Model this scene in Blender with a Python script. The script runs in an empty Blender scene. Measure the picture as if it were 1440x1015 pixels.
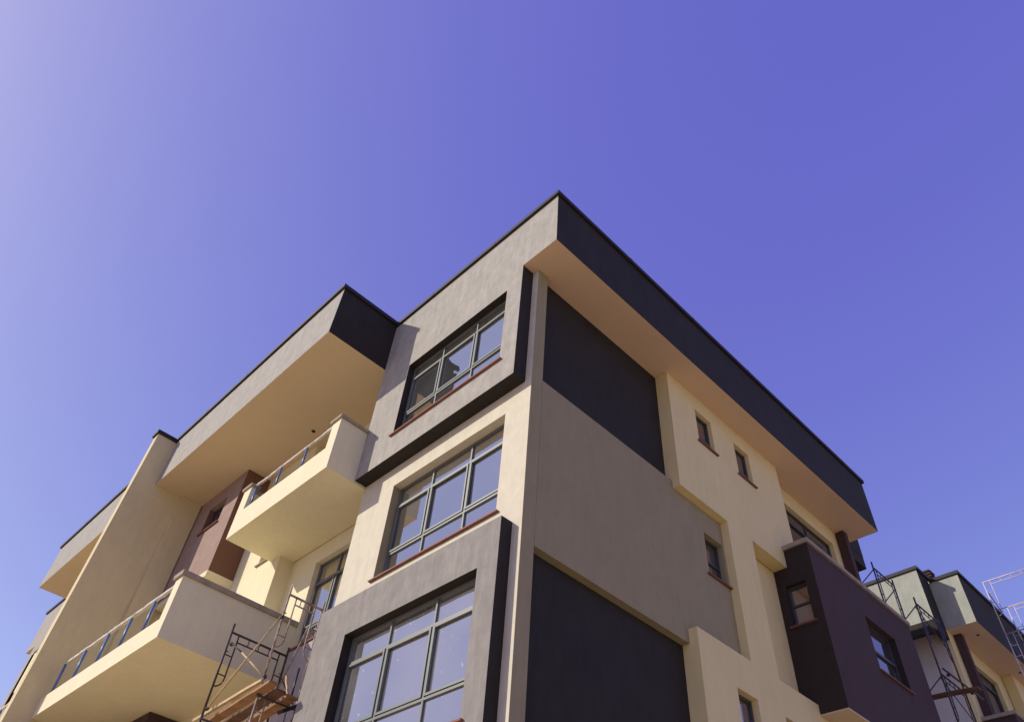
import bpy, bmesh, math, random
from mathutils import Vector, Matrix, noise
random.seed(7)
R = math.radians
scene = bpy.context.scene
col = scene.collection

# ------------------------------------------------------------------ camera
cam_d = bpy.data.cameras.new('camera')
cam_d.sensor_width = 36.0
cam_d.lens = 1050.32 / 1440 * 36.0
cam_d.clip_end = 2000
cam = bpy.data.objects.new('camera', cam_d); col.objects.link(cam)
M = [[0.70845444, -0.70262596, 0.06625617], [0.54674444, 0.48705838, -0.68103895], [0.44625514, 0.51872123, 0.72922716]]
cx, cy, cz = Vector(M[0]), -Vector(M[1]), -Vector(M[2])
mw = Matrix(((cx.x, cy.x, cz.x, 0), (cx.y, cy.y, cz.y, 0), (cx.z, cy.z, cz.z, 1.6), (0, 0, 0, 1)))
cam.matrix_world = mw
scene.camera = cam

# ------------------------------------------------------------------ sky, sun, exposure
SUN_AZ, SUN_EL = 147.0, 28.0      # degrees from +x towards +y; height
world = bpy.data.worlds.new('World'); scene.world = world
world.use_nodes = True
wn, wl = world.node_tree.nodes, world.node_tree.links
wn.clear()
sky = wn.new('ShaderNodeTexSky'); sky.sky_type = 'NISHITA'
sky.sun_disc = False
sky.sun_elevation = R(SUN_EL)
sky.sun_rotation = R(90 - SUN_AZ)
sky.altitude = 1700; sky.air_density = 0.45; sky.dust_density = 3.5; sky.ozone_density = 1.0
tint = wn.new('ShaderNodeVectorMath'); tint.operation = 'MULTIPLY_ADD'
tint.inputs[1].default_value = (3.32, 3.03, 1.61); tint.inputs[2].default_value = (0.48, 0.12, 4.4)
cap = wn.new('ShaderNodeVectorMath'); cap.operation = 'MINIMUM'   # evenly hazy sky on the sun side
cap.inputs[1].default_value = (4.3, 4.9, 8.8)
bg = wn.new('ShaderNodeBackground'); bg.inputs[1].default_value = 0.10
wo = wn.new('ShaderNodeOutputWorld')
wl.new(sky.outputs[0], tint.inputs[0]); wl.new(tint.outputs[0], cap.inputs[0]); wl.new(cap.outputs[0], bg.inputs[0]); wl.new(bg.outputs[0], wo.inputs[0])

sd = bpy.data.lights.new('sun', 'SUN'); sd.energy = 4.0; sd.angle = R(0.5); sd.color = (1.0, 0.925, 0.77)
so = bpy.data.objects.new('sun', sd); col.objects.link(so)
sv = Vector((math.cos(R(SUN_EL)) * math.cos(R(SUN_AZ)), math.cos(R(SUN_EL)) * math.sin(R(SUN_AZ)), math.sin(R(SUN_EL))))
so.rotation_euler = (-sv).to_track_quat('-Z', 'Y').to_euler()
so.location = sv * 60

scene.view_settings.view_transform = 'Standard'
scene.view_settings.look = 'None'
scene.view_settings.exposure = 0.0
scene.view_settings.gamma = 1.0
scene.cycles.max_bounces = 8

# ------------------------------------------------------------------ materials
def mat(name, base, rough=0.85, var=0.10, nscale=2.5, bump=0.0, bscale=60.0, streak=0.0, spec=0.3, metal=0.0, base2=None):
    m = bpy.data.materials.new(name); m.use_nodes = True
    nt = m.node_tree; n, l = nt.nodes, nt.links
    b = n['Principled BSDF']
    b.inputs['Roughness'].default_value = rough
    b.inputs['Metallic'].default_value = metal
    b.inputs['Specular IOR Level'].default_value = spec
    tc = n.new('ShaderNodeTexCoord')
    nz = n.new('ShaderNodeTexNoise'); nz.inputs['Scale'].default_value = nscale; nz.inputs['Detail'].default_value = 6; nz.inputs['Roughness'].default_value = 0.62
    l.new(tc.outputs['Object'], nz.inputs['Vector'])
    ramp = n.new('ShaderNodeValToRGB')
    ramp.color_ramp.elements[0].position = 0.3; ramp.color_ramp.elements[1].position = 0.7
    c0 = tuple(c * (1 - var) for c in base); c1 = tuple(min(1, c * (1 + var)) for c in (base2 or base))
    ramp.color_ramp.elements[0].color = (*c0, 1); ramp.color_ramp.elements[1].color = (*c1, 1)
    l.new(nz.outputs['Fac'], ramp.inputs['Fac'])
    out = ramp.outputs['Color']
    if streak:
        mp = n.new('ShaderNodeMapping'); mp.inputs['Scale'].default_value = (4.2, 4.2, 0.85)
        n2 = n.new('ShaderNodeTexNoise'); n2.inputs['Scale'].default_value = 1.6; n2.inputs['Detail'].default_value = 8; n2.inputs['Roughness'].default_value = 0.7
        l.new(tc.outputs['Object'], mp.inputs['Vector']); l.new(mp.outputs[0], n2.inputs['Vector'])
        r2 = n.new('ShaderNodeValToRGB'); r2.color_ramp.elements[0].position = 0.36; r2.color_ramp.elements[1].position = 0.66
        r2.color_ramp.elements[0].color = (1 - streak,) * 3 + (1,); r2.color_ramp.elements[1].color = (1 + streak * .6,) * 3 + (1,)
        l.new(n2.outputs['Fac'], r2.inputs['Fac'])
        mx = n.new('ShaderNodeMix'); mx.data_type = 'RGBA'; mx.blend_type = 'MULTIPLY'; mx.inputs[0].default_value = 1
        l.new(out, mx.inputs[6]); l.new(r2.outputs[0], mx.inputs[7]); out = mx.outputs[2]
    if streak:
        mp2 = n.new('ShaderNodeMapping'); mp2.inputs['Rotation'].default_value = (.5, .6, .4); mp2.inputs['Scale'].default_value = (9, 9, 2.5)
        n5 = n.new('ShaderNodeTexNoise'); n5.inputs['Scale'].default_value = 1.0; n5.inputs['Detail'].default_value = 9; n5.inputs['Roughness'].default_value = 0.75; n5.inputs['Distortion'].default_value = .6
        l.new(tc.outputs['Object'], mp2.inputs['Vector']); l.new(mp2.outputs[0], n5.inputs['Vector'])
        r5 = n.new('ShaderNodeValToRGB'); r5.color_ramp.elements[0].position = 0.4; r5.color_ramp.elements[1].position = 0.62
        r5.color_ramp.elements[0].color = (1 - streak * .45,) * 3 + (1,); r5.color_ramp.elements[1].color = (1 + streak * .35,) * 3 + (1,)
        l.new(n5.outputs['Fac'], r5.inputs['Fac'])
        mx5 = n.new('ShaderNodeMix'); mx5.data_type = 'RGBA'; mx5.blend_type = 'MULTIPLY'; mx5.inputs[0].default_value = 1
        l.new(out, mx5.inputs[6]); l.new(r5.outputs[0], mx5.inputs[7]); out = mx5.outputs[2]
    l.new(out, b.inputs['Base Color'])
    if bump:
        n3 = n.new('ShaderNodeTexNoise'); n3.inputs['Scale'].default_value = bscale; n3.inputs['Detail'].default_value = 4
        n4 = n.new('ShaderNodeTexNoise'); n4.inputs['Scale'].default_value = bscale * .07; n4.inputs['Detail'].default_value = 5
        l.new(tc.outputs['Object'], n3.inputs['Vector']); l.new(tc.outputs['Object'], n4.inputs['Vector'])
        add = n.new('ShaderNodeMath'); add.operation = 'MULTIPLY_ADD'; add.inputs[1].default_value = 2.5
        l.new(n4.outputs['Fac'], add.inputs[0]); l.new(n3.outputs['Fac'], add.inputs[2])
        bp = n.new('ShaderNodeBump'); bp.inputs['Strength'].default_value = bump; bp.inputs['Distance'].default_value = 0.01
        l.new(add.outputs[0], bp.inputs['Height']); l.new(bp.outputs[0], b.inputs['Normal'])
    return m

def glass_mat(name, refl=(0.62, 0.60, 0.60), fac=0.85, film=.10, spots=.70):
    m = bpy.data.materials.new(name); m.use_nodes = True
    nt = m.node_tree; n, l = nt.nodes, nt.links; n.clear()
    out = n.new('ShaderNodeOutputMaterial')
    gl = n.new('ShaderNodeBsdfGlossy'); gl.inputs['Color'].default_value = (*refl, 1); gl.inputs['Roughness'].default_value = 0.015
    df = n.new('ShaderNodeBsdfDiffuse'); df.inputs['Color'].default_value = (0.035, 0.033, 0.03, 1)
    mx = n.new('ShaderNodeMixShader'); mx.inputs[0].default_value = fac
    l.new(df.outputs[0], mx.inputs[1]); l.new(gl.outputs[0], mx.inputs[2])
    tcw = n.new('ShaderNodeTexCoord'); nw = n.new('ShaderNodeTexNoise'); nw.inputs['Scale'].default_value = 1.3; nw.inputs['Detail'].default_value = 1
    l.new(tcw.outputs['Object'], nw.inputs['Vector'])
    bw = n.new('ShaderNodeBump'); bw.inputs['Strength'].default_value = .35; bw.inputs['Distance'].default_value = .02
    l.new(nw.outputs['Fac'], bw.inputs['Height']); l.new(bw.outputs[0], gl.inputs['Normal'])
    # dust film and a few plaster specks left by the builders
    tc = n.new('ShaderNodeTexCoord')
    nz = n.new('ShaderNodeTexNoise'); nz.inputs['Scale'].default_value = 9; nz.inputs['Detail'].default_value = 7; nz.inputs['Roughness'].default_value = 0.6
    l.new(tc.outputs['Object'], nz.inputs['Vector'])
    rp = n.new('ShaderNodeValToRGB'); rp.color_ramp.elements[0].position = spots; rp.color_ramp.elements[1].position = spots + .06
    l.new(nz.outputs['Fac'], rp.inputs['Fac'])
    dust = n.new('ShaderNodeBsdfDiffuse'); dust.inputs['Color'].default_value = (0.55, 0.53, 0.52, 1)
    n2 = n.new('ShaderNodeTexNoise'); n2.inputs['Scale'].default_value = 0.8; n2.inputs['Detail'].default_value = 3
    l.new(tc.outputs['Object'], n2.inputs['Vector'])
    ma = n.new('ShaderNodeMath'); ma.operation = 'MULTIPLY_ADD'; ma.inputs[1].default_value = 0.55; ma.inputs[2].default_value = 0.0
    l.new(rp.outputs[0], ma.inputs[0])
    mb = n.new('ShaderNodeMath'); mb.operation = 'MULTIPLY_ADD'; mb.inputs[1].default_value = film
    l.new(n2.outputs['Fac'], mb.inputs[0]); l.new(ma.outputs[0], mb.inputs[2])
    m2 = n.new('ShaderNodeMixShader'); l.new(mb.outputs[0], m2.inputs[0]); l.new(mx.outputs[0], m2.inputs[1]); l.new(dust.outputs[0], m2.inputs[2])
    l.new(m2.outputs[0], out.inputs[0])
    return m

GREY = mat('grey_plaster', (0.36, 0.335, 0.295), var=.09, nscale=4, bump=.8, streak=.11)
GREY2 = mat('mid_grey_plaster', (0.262, 0.238, 0.22), var=.10, nscale=4, bump=.8, streak=.13)
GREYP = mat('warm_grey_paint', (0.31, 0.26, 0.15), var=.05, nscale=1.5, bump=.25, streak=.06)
CHAR = mat('charcoal_paint', (0.027, 0.0215, 0.0175), var=.16, nscale=1.1, bump=.5, streak=.14, rough=.8)
FINM = mat('tan_cream_plaster', (0.62, 0.52, 0.31), var=.04, nscale=1.2, bump=.3, streak=.05)
CREAM = mat('cream_plaster', (0.73, 0.66, 0.455), var=.03, nscale=1.5, bump=.3, streak=.035)
CREAM_SHADE = mat('shaded_cream_plaster', (0.73, 0.60, 0.30), var=.03, nscale=1.5, bump=.3, streak=.035)  # same cream as the wing, shade tone of the right facade in its colour
CREAMW = mat('cream_wall_paint', (0.60, 0.545, 0.425), var=.05, nscale=4, bump=.45, streak=.05)
CEIL = mat('soffit_paint', (0.62, 0.49, 0.32), var=.03, nscale=.8, bump=.12)
BROWND_SHADE = mat('shaded_dark_brown', (0.034, 0.024, 0.021), var=.08, nscale=2, bump=.3, streak=.08)  # same bay paint as the dark brown, with the side's shade in the colour
BROWN_SHADE = mat('shaded_side_brown', (0.17, 0.085, 0.055), var=.06, nscale=2, bump=.25, streak=.06)  # wing bay brown darkened to carry the shade of its side face
CEILM = mat('main_soffit_peach', (0.67, 0.49, 0.33), var=.04, nscale=.8, bump=.15)  # slightly redder than the wing soffit colour
BROWN = mat('brown_paint', (0.31, 0.215, 0.18), var=.08, nscale=3, bump=.4, streak=.10)  # wing bay brown, lightened for its sunlit front
BROWND = mat('dark_brown_paint', (0.064, 0.036, 0.037), var=.06, nscale=2, bump=.25, streak=.06)
COPE = mat('dark_coping', (0.022, 0.018, 0.020), rough=.6, var=.2, nscale=6, bump=.2)
CONC = mat('concrete_coping', (0.34, 0.28, 0.22), var=.16, nscale=6, bump=.5, streak=.12)
TERRA = mat('terracotta_sill', (0.23, 0.09, 0.06), rough=.65, var=.18, nscale=7, bump=.2)
ALU = mat('grey_green_frame_paint', (0.125, 0.135, 0.13), rough=.45, var=.05, spec=.5)
DALU = mat('dark_frame_paint', (0.05, 0.05, 0.052), rough=.45, var=.05, spec=.5)
GLASS = glass_mat('window_glass')
TERRAD = mat('dark_brick_sill', (0.17, 0.075, 0.055), rough=.65, var=.15, nscale=7, bump=.2)
DGLASS = glass_mat('dim_window_glass', (0.40, 0.36, 0.46), .8)
LGLASS = glass_mat('dusty_window_glass', (0.66, 0.62, 0.60), .88, .30, .655)
BLUE = mat('blue_post_paint', (0.07, 0.15, 0.36), rough=.35, var=.15, nscale=12, spec=.5)
CLOTH = mat('white_wrapping', (0.62, 0.56, 0.50), var=.15, nscale=14, bump=.8, bscale=30)
RUST = mat('rusty_tube', (0.20, 0.125, 0.10), rough=.6, var=.35, nscale=9, bump=.4, spec=.4, base2=(0.40, 0.31, 0.25))
RUSTD = mat('dark_tube', (0.05, 0.035, 0.035), rough=.55, var=.35, nscale=9, bump=.4, spec=.4)
PURP = mat('dark_violet_tube', (0.05, 0.035, 0.075), rough=.5, var=.3, nscale=9, spec=.4)
WTUBE = mat('pale_tube', (0.55, 0.47, 0.50), rough=.45, var=.15, nscale=9, spec=.4)
BAMB = mat('pale_timber', (0.50, 0.36, 0.20), rough=.7, var=.2, nscale=8, bump=.4)
WOOD = mat('orange_timber', (0.30, 0.155, 0.075), rough=.75, var=.3, nscale=5, bump=.6)
WOODD = mat('dark_timber', (0.14, 0.07, 0.04), rough=.75, var=.3, nscale=5, bump=.6)
EARTH = mat('red_earth', (0.60, 0.46, 0.27), rough=.95, var=.2, nscale=.35, bump=.6, bscale=8)
WHITEP = mat('pale_lilac_plaster', (0.55, 0.50, 0.46), var=.04, nscale=1.5, bump=.3, streak=.05)
LILAC = mat('lilac_grey_paint', (0.40, 0.36, 0.37), var=.05, nscale=2, bump=.3, streak=.06)
PALEG = mat('pale_green_grey_plaster', (0.34, 0.345, 0.285), var=.07, nscale=2, bump=.4, streak=.10)
BLACKP = mat('black_plastic', (0.012, 0.012, 0.014), rough=.4, var=.1)

# ------------------------------------------------------------------ helpers
def link_mesh(name, bm, mats, parent=None, smooth=False):
    me = bpy.data.meshes.new(name)
    if parent is not None:
        p = parent
        while p.parent: p = p.parent
        bmesh.ops.translate(bm, verts=bm.verts, vec=-Vector(p.location))
    bm.to_mesh(me); bm.free()
    for m in (mats if isinstance(mats, (list, tuple)) else [mats]): me.materials.append(m)
    if smooth:
        for f in me.polygons: f.use_smooth = True
    o = bpy.data.objects.new(name, me); col.objects.link(o)
    if parent is not None: o.parent = parent
    return o

def thing(name, label, cat, loc, group=None):
    o = bpy.data.objects.new(name, None); o.empty_display_size = .3
    o.location = loc; col.objects.link(o)
    o['label'] = label; o['category'] = cat
    if group: o['group'] = group
    return o

def copy_tree(o, parent=None):
    c = o.copy(); col.objects.link(c); c.parent = parent
    for ch in list(o.children): copy_tree(ch, c)
    return c

def bxm(bm, lo, hi, mi=0):
    x0, y0, z0 = lo; x1, y1, z1 = hi
    v = [bm.verts.new(p) for p in ((x0, y0, z0), (x1, y0, z0), (x1, y1, z0), (x0, y1, z0), (x0, y0, z1), (x1, y0, z1), (x1, y1, z1), (x0, y1, z1))]
    fs = []
    for q in ((0, 3, 2, 1), (4, 5, 6, 7), (0, 1, 5, 4), (2, 3, 7, 6), (1, 2, 6, 5), (3, 0, 4, 7)):
        f = bm.faces.new([v[i] for i in q]); f.material_index = mi; fs.append(f)
    return fs

NK = {'-x': (-1, 0, 0), '+x': (1, 0, 0), '-y': (0, -1, 0), '+y': (0, 1, 0), '-z': (0, 0, -1), '+z': (0, 0, 1)}
def paint(bm, mats):
    """mats: a material or a dict by facing; returns the list of materials"""
    if not isinstance(mats, dict): return [mats]
    ml = [mats['*']]
    bm.normal_update()
    for k, m in mats.items():
        if k == '*': continue
        if m not in ml: ml.append(m)
        d = Vector(NK[k])
        for f in bm.faces:
            if f.normal.dot(d) > .9: f.material_index = ml.index(m)
    return ml

def box(name, lo, hi, mats, parent, bevel=.006):
    bm = bmesh.new(); bxm(bm, lo, hi)
    ml = paint(bm, mats)
    if bevel: bmesh.ops.bevel(bm, geom=bm.edges[:], offset=bevel, segments=1, affect='EDGES')
    return link_mesh(name, bm, ml, parent)

def boxes(name, lst, mats, parent):
    bm = bmesh.new()
    for lo, hi in lst: bxm(bm, lo, hi)
    return link_mesh(name, bm, paint(bm, mats), parent)

def slab(name, axis, a, b, adds, subs, mats, parent):
    """wall between planes axis=a (outer) and axis=b (inner); adds/subs are (u0,u1,z0,z1) rectangles"""
    us = sorted({r[i] for r in adds + subs for i in (0, 1)}); zs = sorted({r[i] for r in adds + subs for i in (2, 3)})
    def solid(i, j):
        if i < 0 or j < 0 or i >= len(us) - 1 or j >= len(zs) - 1: return False
        u, z = (us[i] + us[i + 1]) / 2, (zs[j] + zs[j + 1]) / 2
        ins = lambda r: r[0] < u < r[1] and r[2] < z < r[3]
        return any(ins(r) for r in adds) and not any(ins(r) for r in subs)
    bm = bmesh.new(); cache = {}
    def V(i, j, d):
        k = (i, j, d)
        if k not in cache:
            c = (a, b)[d]
            cache[k] = bm.verts.new((c, us[i], zs[j]) if axis == 'x' else (us[i], c, zs[j]))
        return cache[k]
    for i in range(len(us) - 1):
        for j in range(len(zs) - 1):
            if not solid(i, j): continue
            bm.faces.new((V(i, j, 0), V(i, j + 1, 0), V(i + 1, j + 1, 0), V(i + 1, j, 0)))
            bm.faces.new((V(i, j, 1), V(i + 1, j, 1), V(i + 1, j + 1, 1), V(i, j + 1, 1)))
            if not solid(i - 1, j): bm.faces.new((V(i, j, 0), V(i, j, 1), V(i, j + 1, 1), V(i, j + 1, 0)))
            if not solid(i + 1, j): bm.faces.new((V(i + 1, j, 0), V(i + 1, j + 1, 0), V(i + 1, j + 1, 1), V(i + 1, j, 1)))
            if not solid(i, j - 1): bm.faces.new((V(i, j, 0), V(i + 1, j, 0), V(i + 1, j, 1), V(i, j, 1)))
            if not solid(i, j + 1): bm.faces.new((V(i, j + 1, 0), V(i, j + 1, 1), V(i + 1, j + 1, 1), V(i + 1, j + 1, 0)))
    bmesh.ops.recalc_face_normals(bm, faces=bm.faces[:])
    return link_mesh(name, bm, paint(bm, mats), parent)

def tube(bm, pts, r, seg=8, r2=None, wob=0.0):
    pts = [Vector(p) for p in pts]; rings = []
    for i, p in enumerate(pts):
        t = (pts[min(i + 1, len(pts) - 1)] - pts[max(i - 1, 0)]).normalized()
        ref = Vector((0, 0, 1)) if abs(t.z) < .9 else Vector((1, 0, 0))
        s = t.cross(ref).normalized(); u = s.cross(t)
        rr = r if r2 is None else r + (r2 - r) * i / (len(pts) - 1)
        ring = []
        for k in range(seg):
            w = 1 + wob * noise.noise(p * 5 + Vector((k * 1.3, i * .7, 0)))
            an = 2 * math.pi * k / seg
            ring.append(bm.verts.new(p + (s * math.cos(an) + u * math.sin(an)) * rr * w))
        rings.append(ring)
    for a_, b_ in zip(rings, rings[1:]):
        for k in range(seg):
            f = bm.faces.new((a_[k], a_[(k + 1) % seg], b_[(k + 1) % seg], b_[k])); f.smooth = True
    bm.faces.new(rings[0][::-1]); bm.faces.new(rings[-1])

def window(parent, axis, pos, u0, u1, z0, z1, dep=.17, mv=(), hz=(), sash=(), sill=True, fm=None, gm=None, fw=.04, sill_mat=None, name='window', sw=.05):
    """frame mesh with pane and sill as its children. mv: mullion fractions, hz: bar heights, sash: (i,j) cells with an opening light"""
    fm = fm or ALU; gm = gm or GLASS
    P = (lambda d, u, z: (pos + d, u, z)) if axis == 'x' else (lambda d, u, z: (u, pos + d, z))
    def bb(bm, d0, d1, ua, ub, za, zb):
        a_, b_ = P(d0, ua, za), P(d1, ub, zb)
        bxm(bm, a_, b_)
    D = dep
    bm = bmesh.new()
    bb(bm, D, D + .06, u0, u0 + fw, z0, z1); bb(bm, D, D + .06, u1 - fw, u1, z0, z1)
    bb(bm, D + .002, D + .058, u0 + fw, u1 - fw, z1 - fw, z1); bb(bm, D + .002, D + .058, u0 + fw, u1 - fw, z0, z0 + fw)
    us = [u0 + fw] + [u0 + (u1 - u0) * m for m in mv] + [u1 - fw]
    zs = [z0 + fw] + list(hz) + [z1 - fw]
    for z in hz: bb(bm, D + .004, D + .056, u0 + fw, u1 - fw, z - fw * .5, z + fw * .5)
    for u in us[1:-1]:
        for za, zb in zip(zs, zs[1:]):
            e0 = fw * .5 if za in hz else 0; e1 = fw * .5 if zb in hz else 0
            bb(bm, D + .006, D + .054, u - fw * .45, u + fw * .45, za + e0, zb - e1)
    for (i, j) in sash:
        g = .028
        ua, ub, za, zb = us[i] + (g if i else .004), us[i + 1] - (g if i < len(us) - 2 else .004), zs[j] + .028, zs[j + 1] - .028
        w = .036
        for q in ((ua, ua + w, za, zb), (ub - w, ub, za, zb)): bb(bm, D - .014, D + .03, *q)
        for q in ((ua + w, ub - w, za, za + w), (ua + w, ub - w, zb - w, zb)): bb(bm, D - .012, D + .028, *q)
    bmesh.ops.recalc_face_normals(bm, faces=bm.faces[:])
    fr = link_mesh(name, bm, fm, parent)
    bm = bmesh.new()
    for ua, ub in zip(us, us[1:]):
        for za, zb in zip(zs, zs[1:]):
            t = [random.uniform(-.006, .006) for _ in range(2)]
            vs = []
            for (u, z) in ((ua, za), (ua, zb), (ub, zb), (ub, za)):
                dd = (u - (ua + ub) / 2) * t[0] + (z - (za + zb) / 2) * t[1]
                vs.append(bm.verts.new(P(D + .036 + dd, u, z)))
            bm.faces.new(vs)
    link_mesh('pane', bm, gm, fr)
    if sill:
        bm = bmesh.new(); bb(bm, -.055, D + .03, u0 - (.07 if sill is True else 0), u1 + .07, z0 - .035, z0 - .002)
        bmesh.ops.bevel(bm, geom=bm.edges[:], offset=.005, segments=1, affect='EDGES')
        bmesh.ops.recalc_face_normals(bm, faces=bm.faces[:])
        link_mesh('sill', bm, sill_mat or (TERRAD if fm is DALU else TERRA), fr)
    return fr

# ------------------------------------------------------------------ ground
bm = bmesh.new()
vs = [bm.verts.new(p) for p in ((-400, -400, 0), (400, -400, 0), (400, 400, 0), (-400, 400, 0))]
bm.faces.new(vs)
g = link_mesh('ground', bm, EARTH); g['kind'] = 'structure'

# ------------------------------------------------------------------ the apartment block
YW, YF = 11.62, 20.45        # wing starts, fin wall face
ZS, ZP = 14.28, 15.97        # main eaves soffit, parapet top
B = thing('apartment_block', 'large cream, grey and charcoal block in the middle with the tall corner and jutting roof', 'building', (6.3, 6.75, 0))
left_mats = {'*': CREAM, '-x': GREY, '-y': CHAR, '-z': CHAR}

# corner module, left facade
slab('wall', 'x', 6.3, 6.5, [(6.75, 11.66, 0, 14.1)],
     [(7.36, 10.53, 8.47, 10.56), (7.3, 10.7, 11.4, 13.95), (7.3, 10.7, 5.1, 7.5), (7.36, 10.53, 2.0, 4.1)],
     {'*': CREAMW, '-y': GREYP}, B)
# upper charcoal edged frame with parapet, one face
slab('upper_window_frame', 'x', 6.0, 6.298, [(6.91, YW, 11.06, ZS)], [(7.34, 10.53, 11.70, 13.80)],
     {'*': CHAR, '-x': GREY, '-z': CHAR, '+z': COPE}, B)
slab('parapet', 'x', 6.0, 6.298, [(5.97, YW, ZS, ZP)], [], {'*': CHAR, '-x': GREY, '-z': CEILM, '+z': COPE}, B)
slab('lower_window_frame', 'x', 6.07, 6.298, [(6.955, 11.62, 4.55, 8.10)], [(7.38, 10.63, 5.26, 7.385)],
     {'*': CHAR, '-x': GREY2, '-z': CHAR}, B)
c1 = (1 / 3 - .005, 2 / 3 + .005)
window(B, 'x', 6.0, 7.34, 10.53, 11.70, 13.80, .16, c1, (12.34, 13.45), ((0, 1), (1, 1), (2, 1)))
window(B, 'x', 6.3, 7.36, 10.53, 8.47, 10.56, .17, c1, (9.05, 10.14), ((0, 1), (1, 1), (2, 1)))
window(B, 'x', 6.07, 7.38, 10.63, 5.26, 7.385, .17, c1, (5.84, 6.93), ((0, 1), (1, 1), (2, 1)), gm=LGLASS)
window(B, 'x', 6.3, 7.36, 10.53, 2.0, 4.1, .17, c1, (2.55, 3.7), ((0, 1), (1, 1), (2, 1)))
# corner column face (right side)
box('corner_column', (6.303, 6.747, 0), (6.575, 7.1, 14.279), {'*': GREYP, '-x': CREAMW}, B)
# right facade: main parapet box (faces right), its soffit and coping
boxes('parapet', [((6.298, 5.97, ZS), (19.2, 6.2, ZP)), ((19.0, 6.2, ZS + .003), (19.2, 9.0, ZP - .003))], {'*': CHAR, '+x': PALEG, '-z': CEILM}, B)
box('soffit', (6.298, 6.2, ZS + .001), (19.0, 9.0, ZS + .2), {'*': CEILM}, B, 0)
box('roof_slab', (6.05, 6.0, 15.2), (19.0, YF, 15.35), CONC, B, 0)
boxes('coping', [((5.94, 5.91, ZP), (6.25, YW - .05, ZP + .11)), ((6.25, 5.91, ZP), (19.26, 6.25, ZP + .11)), ((18.95, 6.25, ZP), (19.26, 6.9, ZP + .11))], COPE, B)
# recessed wall of the right facade
slab('wall', 'y', 6.92, 7.15, [(6.576, 19.2, 0, ZS)], [(11.38, 12.0, 12.83, 13.8), (12.94, 13.56, 12.83, 13.8), (15.72, 18.2, 11.6, 13.77), (11.30, 11.93, 9.52, 10.47), (11.38, 12.0, 6.0, 7.33), (12.88, 13.5, 6.0, 7.33)],
     {'*': CREAM_SHADE}, B)
box('dark_wall_panel', (6.577, 6.90, 11.19), (10.6, 6.919, ZS - .001), CHAR, B, 0)
box('dark_wall_panel', (6.577, 6.90, 0), (10.6, 6.919, 7.9), CHAR, B, 0)
slab('grey_wall_panel', 'y', 6.75, 6.898, [(6.577, 12.5, 7.75, 11.19)], [(11.30, 11.93, 9.52, 10.47)], {'*': GREYP, '-z': GREYP}, B)
slab('cream_frame', 'y', 6.577, 6.899, [(10.38, 14.95, 11.03, ZS - .001), (12.0, 12.93, 8.01, 11.03), (10.36, 19.1, 0, 8.01)],
     [(11.38, 12.0, 12.83, 13.8), (12.94, 13.56, 12.83, 13.8), (11.38, 12.0, 6.0, 7.33), (12.88, 13.5, 6.0, 7.33), (14.3, 19.1, 7.82, 8.01)], {'*': CREAM_SHADE}, B)
for ua in (11.38, 12.94):
    window(B, 'y', 6.577, ua, ua + .62, 12.83, 13.8, .10, (), (13.12,), (), True, DALU, DGLASS, .055)
for ua in (11.38, 12.88):
    window(B, 'y', 6.577, ua, ua + .62, 6.0, 7.33, .13, (), (6.6,), (), True, DALU, DGLASS, .055)
window(B, 'y', 6.75, 11.30, 11.93, 9.52, 10.47, .12, (), (9.93,), (), True, DALU, DGLASS)
window(B, 'y', 6.92, 15.72, 18.2, 11.6, 13.77, .12, (.06, .5), (13.4,), ((1, 0), (2, 0)), False, DALU, DGLASS)
# brown projecting bay with terrace on top
bay = slab('brown_bay', 'y', 6.0, 6.2, [(14.3, 19.1, 7.83, 11.44)], [(16.45, 17.87, 9.33, 10.6)], {'*': BROWND, '-x': BROWND_SHADE}, B)
b2 = slab('brown_bay_side', 'x', 14.303, 14.5, [(6.2, 6.92, 7.83, 11.44)], [(6.24, 6.72, 9.67, 10.6)], {'*': BROWND_SHADE}, B)
box('soffit', (14.304, 6.003, 7.80), (19.097, 6.9, 7.829), {'*': CEIL}, B, 0)
box('brown_bay_side', (18.9, 6.2, 8.0), (19.097, 6.92, 11.44), BROWND, B, 0)
boxes('coping', [((14.25, 5.95, 11.44), (14.5, 6.576, 11.54)), ((14.5, 5.95, 11.44), (19.15, 6.2, 11.54)), ((18.9, 6.2, 11.44), (19.15, 6.92, 11.54))], CONC, bay)
box('terrace_floor', (14.5, 6.2, 11.1), (18.9, 6.9, 11.2), CONC, bay, 0)
window(B, 'y', 6.0, 16.45, 17.87, 9.33, 10.6, .14, (), (9.97,), ((0, 0),), True, DALU, DGLASS)
window(B, 'x', 14.303, 6.24, 6.72, 9.67, 10.6, .1, (), (10.15,), (), True, DALU, DGLASS)
box('brown_column', (18.53, 6.66, 11.3), (18.75, 6.90, ZS), BROWND, B)
# rear roof beyond the terrace
boxes('rear_parapet', [((19.3, 6.9, ZS), (20.14, 7.1, 16.05)), ((19.95, 7.1, ZS), (20.14, 20.4, 16.05))], {'*': CHAR, '+x': PALEG}, B)
boxes('rear_roof_beam', [((19.3, 6.905, 13.9), (20.135, 7.1, ZS)), ((19.95, 7.1, 13.9), (20.135, 20.4, ZS))], CHAR, B)
box('rear_soffit', (19.2, 7.1, ZS + .05), (19.95, 20.4, ZS + .2), CEIL, B, 0)
boxes('coping', [((19.2, 6.84, 16.05), (20.2, 7.15, 16.16)), ((19.9, 7.15, 16.05), (20.2, 20.4, 16.16))], COPE, B)
box('wall', (19.0, 7.15, 0), (19.2, 20.4, ZS), {'*': WHITEP}, B, 0)

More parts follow.
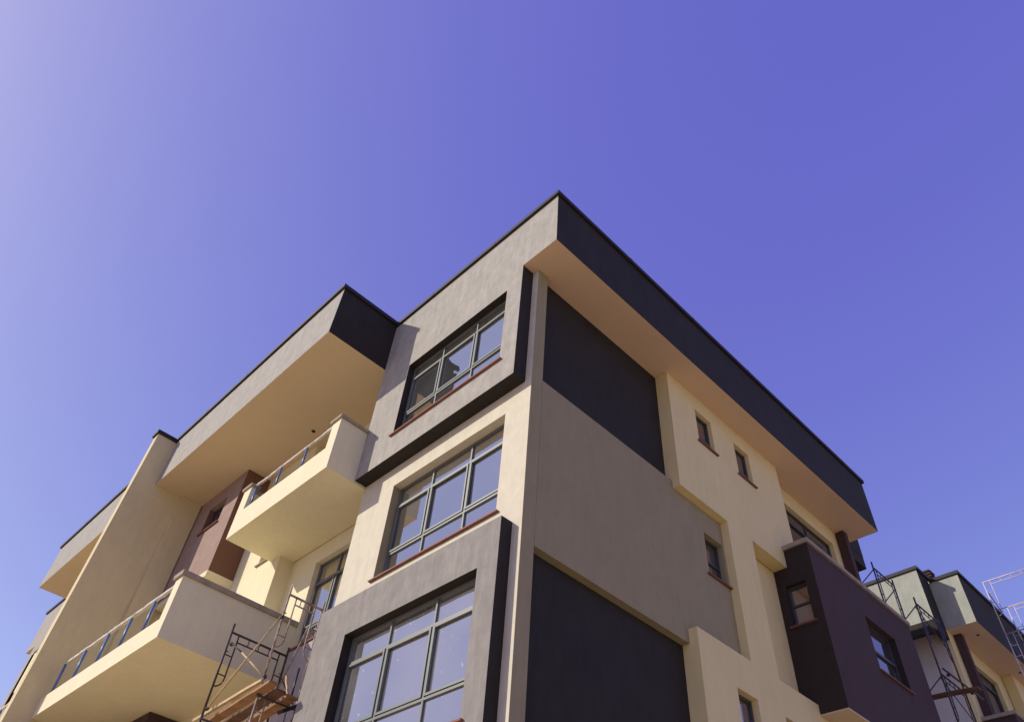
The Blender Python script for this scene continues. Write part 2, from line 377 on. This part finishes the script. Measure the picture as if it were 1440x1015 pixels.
box('sun_block_box', (15.5, 10.8, 15.351), (19.0, 14.6, 17.72), {'*': CREAM}, B)  # added box, out of view, keeps sun off the right block's side wall
LIGHTS = []
for lx in (14.92, 18.31):
    bm = bmesh.new(); tube(bm, [(lx, 6.3, ZS + .01), (lx, 6.3, ZS - .015)], .045, 12)
    LIGHTS.append(link_mesh('ceiling_light', bm, BLACKP, B))
# wing roof over the balconies (left)
XR, ZW, ZWP = 4.34, 14.4, 16.02
boxes('parapet', [((XR, YW, ZW), (XR + .2, YF, ZWP)), ((XR + .2, YW, ZW), (7.0, YW + .2, ZWP))], {'*': CHAR, '-x': GREY, '-y': CHAR, '-z': CEIL}, B)
wsof = box('soffit', (XR + .2, YW + .2, ZW), (7.0, YF, ZW + .2), CEIL, B, 0)
boxes('coping', [((XR - .06, YW - .06, ZWP), (XR + .25, YF, ZWP + .11)), ((XR + .25, YW - .06, ZWP), (6.3, YW + .25, ZWP + .11))], COPE, B)
lap = [((XR - .064, y, ZWP - .003), (XR + .2, y + .06, ZWP + .113)) for y in (13.9, 16.2, 18.5)] + [((5.936, y, ZP - .003), (6.2, y + .06, ZP + .113)) for y in (7.9, 10.1)] + [((x, 5.906, ZP - .003), (x + .06, 6.2, ZP + .113)) for x in (8.4, 10.8, 13.2, 15.6, 18.0)]
for a_, b_ in lap: box('coping_joint', a_, b_, COPE, B, 0)
bm = bmesh.new(); tube(bm, [(6.11, 14.84, ZW + .01), (6.11, 14.84, ZW - .02)], .05, 12)
link_mesh('ceiling_light', bm, BLACKP, B)
# walls behind the balconies
slab('wall', 'x', 6.92, 7.15, [(11.66, 15.28, 0, ZW)], [(12.0, 14.14, 8.49, 10.55), (12.3, 14.6, 11.25, 13.7), (12.0, 14.14, 2.0, 4.2)], CREAM, B)
window(B, 'x', 6.92, 12.0, 14.14, 8.49, 10.55, .12, (.3, .62), (8.95, 10.05), ((1, 1), (2, 1)), True)
window(B, 'x', 6.92, 12.3, 14.6, 11.25, 13.7, .12, (.5,), (13.2,), ((0, 0), (1, 0)), False)
window(B, 'x', 6.92, 12.0, 14.14, 2.0, 4.2, .12, (.5,), (3.7,), ((0, 0), (1, 0)), True)
slab('wall', 'x', 6.53, 6.95, [(15.28, YF, 0, ZW)], [(15.95, 16.40, 11.17, 12.1), (15.6, 16.9, 12.8, 14.1), (15.9, 17.3, 4.8, 7.2)], CREAM, B)
window(B, 'x', 6.53, 15.6, 16.9, 12.8, 14.1, .15, (.5,), (13.5,), (), False, DALU, DGLASS)
window(B, 'x', 6.53, 15.9, 17.3, 4.8, 7.2, .15, (.5,), (6.6,), (), True, DALU, DGLASS)
window(B, 'x', 6.53, 15.95, 16.40, 11.17, 12.1, .12, (), (), (), True, DALU, DGLASS, sill_mat=CONC)
box('lilac_wall_panel', (6.90, 11.66, 5.0), (6.919, 14.12, 8.44), LILAC, B, 0)
# brown bay of the wing, upper
slab('brown_bay', 'x', 5.82, 6.0, [(17.62, YF - .12, 11.19, ZW - .002)], [(18.43, 19.45, 13.0, 13.86)], {'*': BROWN, '-y': BROWN_SHADE}, B)
box('brown_bay_side', (6.0, 17.623, 11.19), (6.53, 17.82, ZW - .002), BROWN_SHADE, B, 0)
box('bay_floor', (5.80, 17.60, 11.02), (6.53, YF - .12, 11.188), {'*': CREAM}, B)
window(B, 'x', 5.82, 18.43, 19.45, 13.0, 13.86, .14, (), (13.35,), (), True, DALU, DGLASS)
# lower bay under the lower balcony
slab('brown_bay', 'x', 5.82, 6.0, [(17.62, YF - .12, 4.6, 7.72)], [(18.43, 19.45, 6.2, 7.2)], {'*': BROWND}, B)
box('brown_bay_side', (6.0, 17.623, 4.6), (6.53, 17.82, 7.72), BROWND, B, 0)
box('bay_floor', (5.80, 17.60, 4.42), (6.53, YF - .12, 4.598), {'*': CREAM}, B)
window(B, 'x', 5.82, 18.43, 19.45, 6.2, 7.2, .14, (), (6.6,), (), True, DALU, DGLASS)
# roof slabs / inner floor slabs
for z in (4.4, 7.75, 11.0):
    box('floor_slab', (7.2, 7.2, z), (19.0, YF, z + .18), CONC, B, 0)

def railing(parent, x, ys, zb, zt, y0, y1, zr, posts_r=.026):
    for y in ys:
        bm = bmesh.new(); tube(bm, [(x, y, zb), (x, y, zt)], posts_r, 8)
        bmesh.ops.translate(bm, verts=[], vec=(0, 0, 0))
        bxm(bm, (x - .05, y - .05, zb - .01), (x + .05, y + .05, zb + .012))
        link_mesh('railing_post', bm, BLUE, parent)
    bm = bmesh.new(); pts = []
    n = int((y1 - y0) / .09)
    for i in range(n + 1):
        y = y0 + (y1 - y0) * i / n
        pts.append((x + .012 * noise.noise(Vector((y * 1.7, 0, zr))), y, zr + .018 * noise.noise(Vector((y * 1.3, 3, 0)))))
    tube(bm, pts, posts_r * 1.3, 9, None, .45)
    link_mesh('handrail', bm, CLOTH, parent)

# upper balcony
XB = 5.30
ub = boxes('balcony', [((XB, YW + .004, 11.0), (6.9, 15.70, 11.22)), ((XB, YW + .004, 11.22), (XB + .15, 15.70, 11.68)),
                   ((XB, YW + .004, 11.68), (XB + .15, 11.95, 12.36)), ((XB, 15.35, 11.68), (XB + .15, 15.70, 12.36)),
                   ((XB + .15, YW + .004, 11.22), (6.29, YW + .15, 12.36)), ((XB + .15, 15.55, 11.22), (6.52, 15.70, 12.36))],
           {'*': CREAM}, B)
boxes('coping', [((XB - .05, YW - .05, 12.36), (XB + .2, 12.0, 12.43)), ((XB + .2, YW - .05, 12.36), (5.995, YW + .2, 12.43))], CONC, ub)
boxes('coping', [((XB - .05, 15.30, 12.36), (XB + .2, 15.76, 12.43)), ((XB + .2, 15.5, 12.36), (6.52, 15.76, 12.43))], CONC, ub)
railing(ub, XB + .09, (15.27, 14.18, 13.09), 11.68, 12.40, 11.97, 15.36, 12.40)
# lower balcony
XL, YL = 4.27, 14.17
lb = boxes('balcony', [((XL, YL, 7.73), (6.9, YF - .003, 7.95)), ((XL, YL, 7.95), (XL + .15, YF - .003, 8.18)),
                   ((XL, YL, 8.18), (XL + .15, YL + .30, 9.0)), ((XL + .15, YL, 7.95), (6.915, YL + .15, 9.0))],
           {'*': CREAM}, B)
boxes('coping', [((XL - .05, YL - .05, 9.0), (XL + .2, YL + .36, 9.10)), ((XL + .2, YL - .05, 9.0), (6.915, YL + .2, 9.10))], CONC, lb)
railing(lb, XL + .09, (20.22, 19.0, 17.75, 16.6, 15.5), 8.18, 8.96, YL + .3, 20.0, 8.97, .03)
# ground level under the wing
FIN = []
FIN.append(boxes('fin_wall', [((3.74, YF, 0), (7.2, YF + .30, 15.98)), ((5.16, YF - .12, 0), (5.79, YF - .001, ZW - .003))], {'*': FINM}, B))
FIN.append(boxes('coping', [((3.68, YF - .05, 15.98), (4.45, YF + .35, 16.10))], COPE, FIN[0]))

# ------------------------------------------------------------------ neighbours: mirror twins of the block
nb = copy_tree(B)
nb['label'] = 'left-hand twin block whose pale roof edge and balconies poke out beyond the tall fin wall'
for ch in list(nb.children):
    if ch.name.startswith('fin_wall'):
        for c in list(ch.children): bpy.data.objects.remove(c)
        bpy.data.objects.remove(ch)
nb.location = (6.3, 41.2 - 6.75, 0); nb.scale = (1, -1, 1)
n2 = copy_tree(B)
n2['label'] = 'right-hand neighbouring block in the corner, pale stepped parapets and dark roof sides, behind the scaffolding'
n2.location = (44.8 - 6.3, 6.75, 0); n2.scale = (-1, 1, 1)
n2.name = nb.name = 'apartment_block'

# only the right block shows lights in its eaves
for o in LIGHTS:
    for q in [c for c in nb.children if c.data and c.data == o.data]: bpy.data.objects.remove(q)
    bpy.data.objects.remove(o)

# small vent box on the right block's roof
vt = thing('roof_vent', 'small brown box vent with a white base sitting on the right block roof', 'roof vent', (27.5, 7.4, 15.35))
bm = bmesh.new(); bxm(bm, (27.36, 7.26, 15.352), (27.64, 7.54, 17.12)); link_mesh('base', bm, WHITEP, vt)
bm = bmesh.new(); bxm(bm, (27.32, 7.22, 17.12), (27.68, 7.58, 17.46))
for k in range(3): bxm(bm, (27.28, 7.18, 17.16 + k * .11), (27.72, 7.62, 17.19 + k * .11))
link_mesh('hood', bm, BROWND, vt)

# ------------------------------------------------------------------ scaffolding
def tube_obj(name, pts, r, m, parent, r2=None):
    bm = bmesh.new(); tube(bm, pts, r, 8, r2); return link_mesh(name, bm, m, parent)

def ladder_frame(parent, p0, p1, zt, h, m, inset=.16, tag='frame', stick=.17):
    """one H frame between horizontal points p0 and p1, top of posts at zt"""
    a_ = Vector((p0[0], p0[1], 0)); b_ = Vector((p1[0], p1[1], 0)); d = (b_ - a_); w = d.length; d.normalize()
    Z = lambda q, z: Vector((q.x, q.y, z))
    bm = bmesh.new()
    for q in (a_, b_): tube(bm, [Z(q, zt - h), Z(q, zt)], .022, 8)
    zb = zt - stick
    tube(bm, [Z(a_, zb), Z(b_, zb)], .022, 8)
    i0, i1 = a_ + d * inset, b_ - d * inset
    tube(bm, [Z(i0, zb - .14), Z(i1, zb - .14)], .014, 6)
    for k in range(1, 4):
        q = i0 + (i1 - i0) * (k / 4); tube(bm, [Z(q, zb - .14), Z(q, zb)], .009, 6)
    for q, e in ((i0, a_), (i1, b_)):
        pts = [Z(q, zb)]; zc = zt - h * .58
        pts.append(Z(q, zc))
        for k in range(1, 6):
            an = k / 5 * math.pi / 2
            pts.append(Z(q + (e - q) * (1 - math.cos(an)), zc - .2 * math.sin(an)))
        tube(bm, pts, .014, 6)
        for zz in (zb - .42, zb - .78):
            if zz > zc: tube(bm, [Z(q, zz), Z(e, zz)], .011, 6)
        tube(bm, [Z(e, zb - .36), Z(e, zb - .36) + (q - e) * .3], .012, 6)
    return link_mesh(tag, bm, m, parent)

def coupler(parent, p, m):
    bm = bmesh.new(); bmesh.ops.create_icosphere(bm, subdivisions=1, radius=.045)
    bmesh.ops.translate(bm, verts=bm.verts, vec=Vector(p)); return link_mesh('coupler', bm, m, parent)

s1 = thing('scaffold_tower', 'rusty tube scaffold tower beside the lower balcony, with timber planks across it', 'scaffolding', (5.9, 12.6, 0))
for k in range(5):
    ladder_frame(s1, (5.63, 12.2), (6.37, 12.2), 8.66 - 1.68 * k, 1.68 if k < 4 else 1.94, RUST)
    ladder_frame(s1, (5.32, 13.46), (6.54, 13.46), 8.19 - 1.68 * k, 1.68 if k < 4 else 1.47, RUSTD)
tube_obj('brace', [(5.60, 12.22, 8.03), (5.34, 13.43, 6.60)], .016, BAMB, s1)
tube_obj('brace', [(5.37, 13.43, 7.82), (5.47, 13.05, 7.56)], .014, RUSTD, s1)
tube_obj('brace', [(5.47, 13.05, 7.56), (5.64, 12.22, 6.95)], .017, BAMB, s1)
tube_obj('brace', [(6.19, 12.22, 8.08), (6.52, 13.42, 7.28)], .015, RUST, s1)
tube_obj('brace', [(6.30, 12.22, 6.72), (6.52, 13.42, 7.60)], .015, RUSTD, s1)
tube_obj('brace', [(5.62, 12.22, 6.3), (5.34, 13.43, 4.9)], .016, RUST, s1)
tube_obj('brace', [(5.37, 13.43, 6.1), (5.63, 12.22, 5.0)], .016, RUST, s1)
tube_obj('bearer', [(5.58, 12.17, 6.62), (6.45, 12.17, 6.62)], .02, RUSTD, s1)
tube_obj('bearer', [(5.32, 13.44, 6.44), (6.54, 13.44, 6.44)], .02, RUSTD, s1)
for p in ((5.62, 12.2, 8.03), (5.35, 13.43, 6.62), (5.38, 13.43, 7.8), (5.64, 12.2, 6.95)): coupler(s1, p, RUSTD)

def plank(name, label, p0, p1, w, t, m, cat='plank'):
    p0, p1 = Vector(p0), Vector(p1); d = (p1 - p0); L = d.length; c = (p0 + p1) / 2
    bm = bmesh.new(); n = 10
    dn = d.normalized(); s = dn.cross(Vector((0, 0, 1))).normalized(); u = s.cross(dn)
    rows = []
    for i in range(n + 1):
        q = p0 + d * i / n + u * (.012 * noise.noise(Vector((i * .6, w * 9, L)))) 
        ww = w * (1 + .05 * noise.noise(Vector((i * .9, L, 2))))
        rows.append([bm.verts.new(q + s * a_ * ww / 2 + u * b_ * t / 2 - c) for a_, b_ in ((-1, -1), (1, -1), (1, 1), (-1, 1))])
    for ra, rb in zip(rows, rows[1:]):
        for k in range(4): bm.faces.new((ra[k], ra[(k + 1) % 4], rb[(k + 1) % 4], rb[k]))
    bm.faces.new(rows[0][::-1]); bm.faces.new(rows[-1])
    bmesh.ops.recalc_face_normals(bm, faces=bm.faces[:])
    o = link_mesh(name, bm, m); o.location = c
    o['label'] = label; o['category'] = cat
    return o
G1 = 'timber boards laid across the left scaffold'
for a in (('orange timber plank nearest the viewer on the left scaffold, its edge sunlit', (5.62, 11.75, 6.72), (5.58, 13.9, 6.49), .17, .045, WOOD),
          ('dark middle plank of the left scaffold deck', (5.86, 11.9, 6.71), (5.84, 13.8, 6.50), .2, .04, WOODD),
          ('orange brown plank of the left scaffold deck closest to the wall', (6.12, 11.95, 6.71), (6.12, 13.8, 6.50), .19, .045, WOOD)):
    p = plank('timber_plank', *a); p['group'] = G1
pl = plank('timber_batten', 'pale thin batten lying along the outer edge of the left scaffold deck', (5.55, 12.05, 6.82), (5.42, 14.0, 6.56), .05, .05, BAMB, 'batten')
pl2 = plank('timber_offcut', 'short pale stick poking up from the left scaffold planks', (6.05, 12.0, 6.74), (6.03, 12.2, 7.10), .04, .03, BAMB, 'stick')
bk = plank('black_board', 'short black board hanging off the end of the left scaffold planks', (6.28, 11.98, 6.62), (5.98, 11.96, 6.42), .16, .06, BLACKP, 'board')
po = plank('upright_bar', 'thin black upright bar standing on the left scaffold planks', (6.15, 12.0, 6.6), (6.15, 12.0, 7.25), .03, .03, BLACKP, 'bar') if False else None
bm = bmesh.new(); tube(bm, [(0, 0, 0), (0, 0, .66)], .018, 8)
ub_ = link_mesh('upright_bar', bm, BLACKP); ub_.location = (6.28, 12.3, 6.70)
ub_['label'] = 'thin black upright bar standing on the left scaffold planks'; ub_['category'] = 'bar'

s2 = thing('scaffold_tower', 'dark violet tube scaffold tower rising between the brown bay and the right block', 'scaffolding', (20.1, 6.4, 0))
zt = 13.65
k = 0
while zt > .3:
    ladder_frame(s2, (19.47, 6.5), (20.67, 6.5), zt, min(1.85, zt), PURP)
    zf = zt - 1.33
    if zf > .3: ladder_frame(s2, (19.5, 5.75), (20.85, 5.75), zf, min(1.85, zf), PURP if k < 1 else RUSTD)
    if k < 7 and zt > 2.5:
        tube_obj('brace', [(19.47, 6.5, zt - .23), (19.47, 8.1, zt - 1.3)], .015, PURP, s2)
        tube_obj('brace', [(20.67, 6.5, zt - .3), (20.67, 8.1, zt - 1.4)], .015, PURP, s2)
        tube_obj('brace', [(19.52, 5.77, zf - .22), (19.5, 6.48, zf - .75)], .015, PURP, s2)
        tube_obj('brace', [(20.83, 5.77, zf - .9), (19.55, 5.8, zf - .25)], .012, RUSTD, s2)
    zt -= 1.85; k += 1
for k in range(7): ladder_frame(s2, (19.47, 8.1), (20.67, 8.1), 12.9 - 1.85 * k, min(1.85, 12.9 - 1.85 * k), PURP)
tube_obj('ledger', [(19.1, 5.55, 10.22), (21.4, 5.55, 10.28)], .024, RUSTD, s2)
tube_obj('ledger', [(19.3, 5.6, 9.0), (21.3, 5.6, 9.04)], .022, RUSTD, s2)
for p in ((19.5, 5.6, 10.22), (20.85, 5.6, 10.26), (19.5, 5.65, 9.02)): coupler(s2, p, RUSTD)
plank('timber_plank', 'long brown board laid through the right dark scaffold tower', (20.2, 6.75, 10.14), (20.2, 5.22, 10.06), .2, .05, WOODD)

s3 = thing('scaffold_tower', 'pale lilac tube scaffold at the right edge, in front of the right block parapet', 'scaffolding', (27.9, 5.2, 0))
zt = 16.68; k = 0
while zt > .3:
    ladder_frame(s3, (27.9, 5.82), (27.9, 4.0), zt, min(1.93, zt), WTUBE, .22, stick=.025)
    ladder_frame(s3, (29.9, 5.82), (29.9, 4.0), zt - .1, min(1.93, zt), WTUBE, .22, stick=.025)
    if zt > 3:
        tube_obj('brace', [(27.92, 5.8, zt - .4), (29.88, 5.8, zt - 1.5)], .016, PURP, s3)
        tube_obj('brace', [(27.92, 4.02, zt - .4), (29.88, 4.02, zt - 1.5)], .016, WTUBE, s3)
        tube_obj('rail', [(27.9, 5.8, zt - 1.1), (27.9, 4.02, zt - 1.1)], .014, WTUBE, s3)
    zt -= 1.93; k += 1
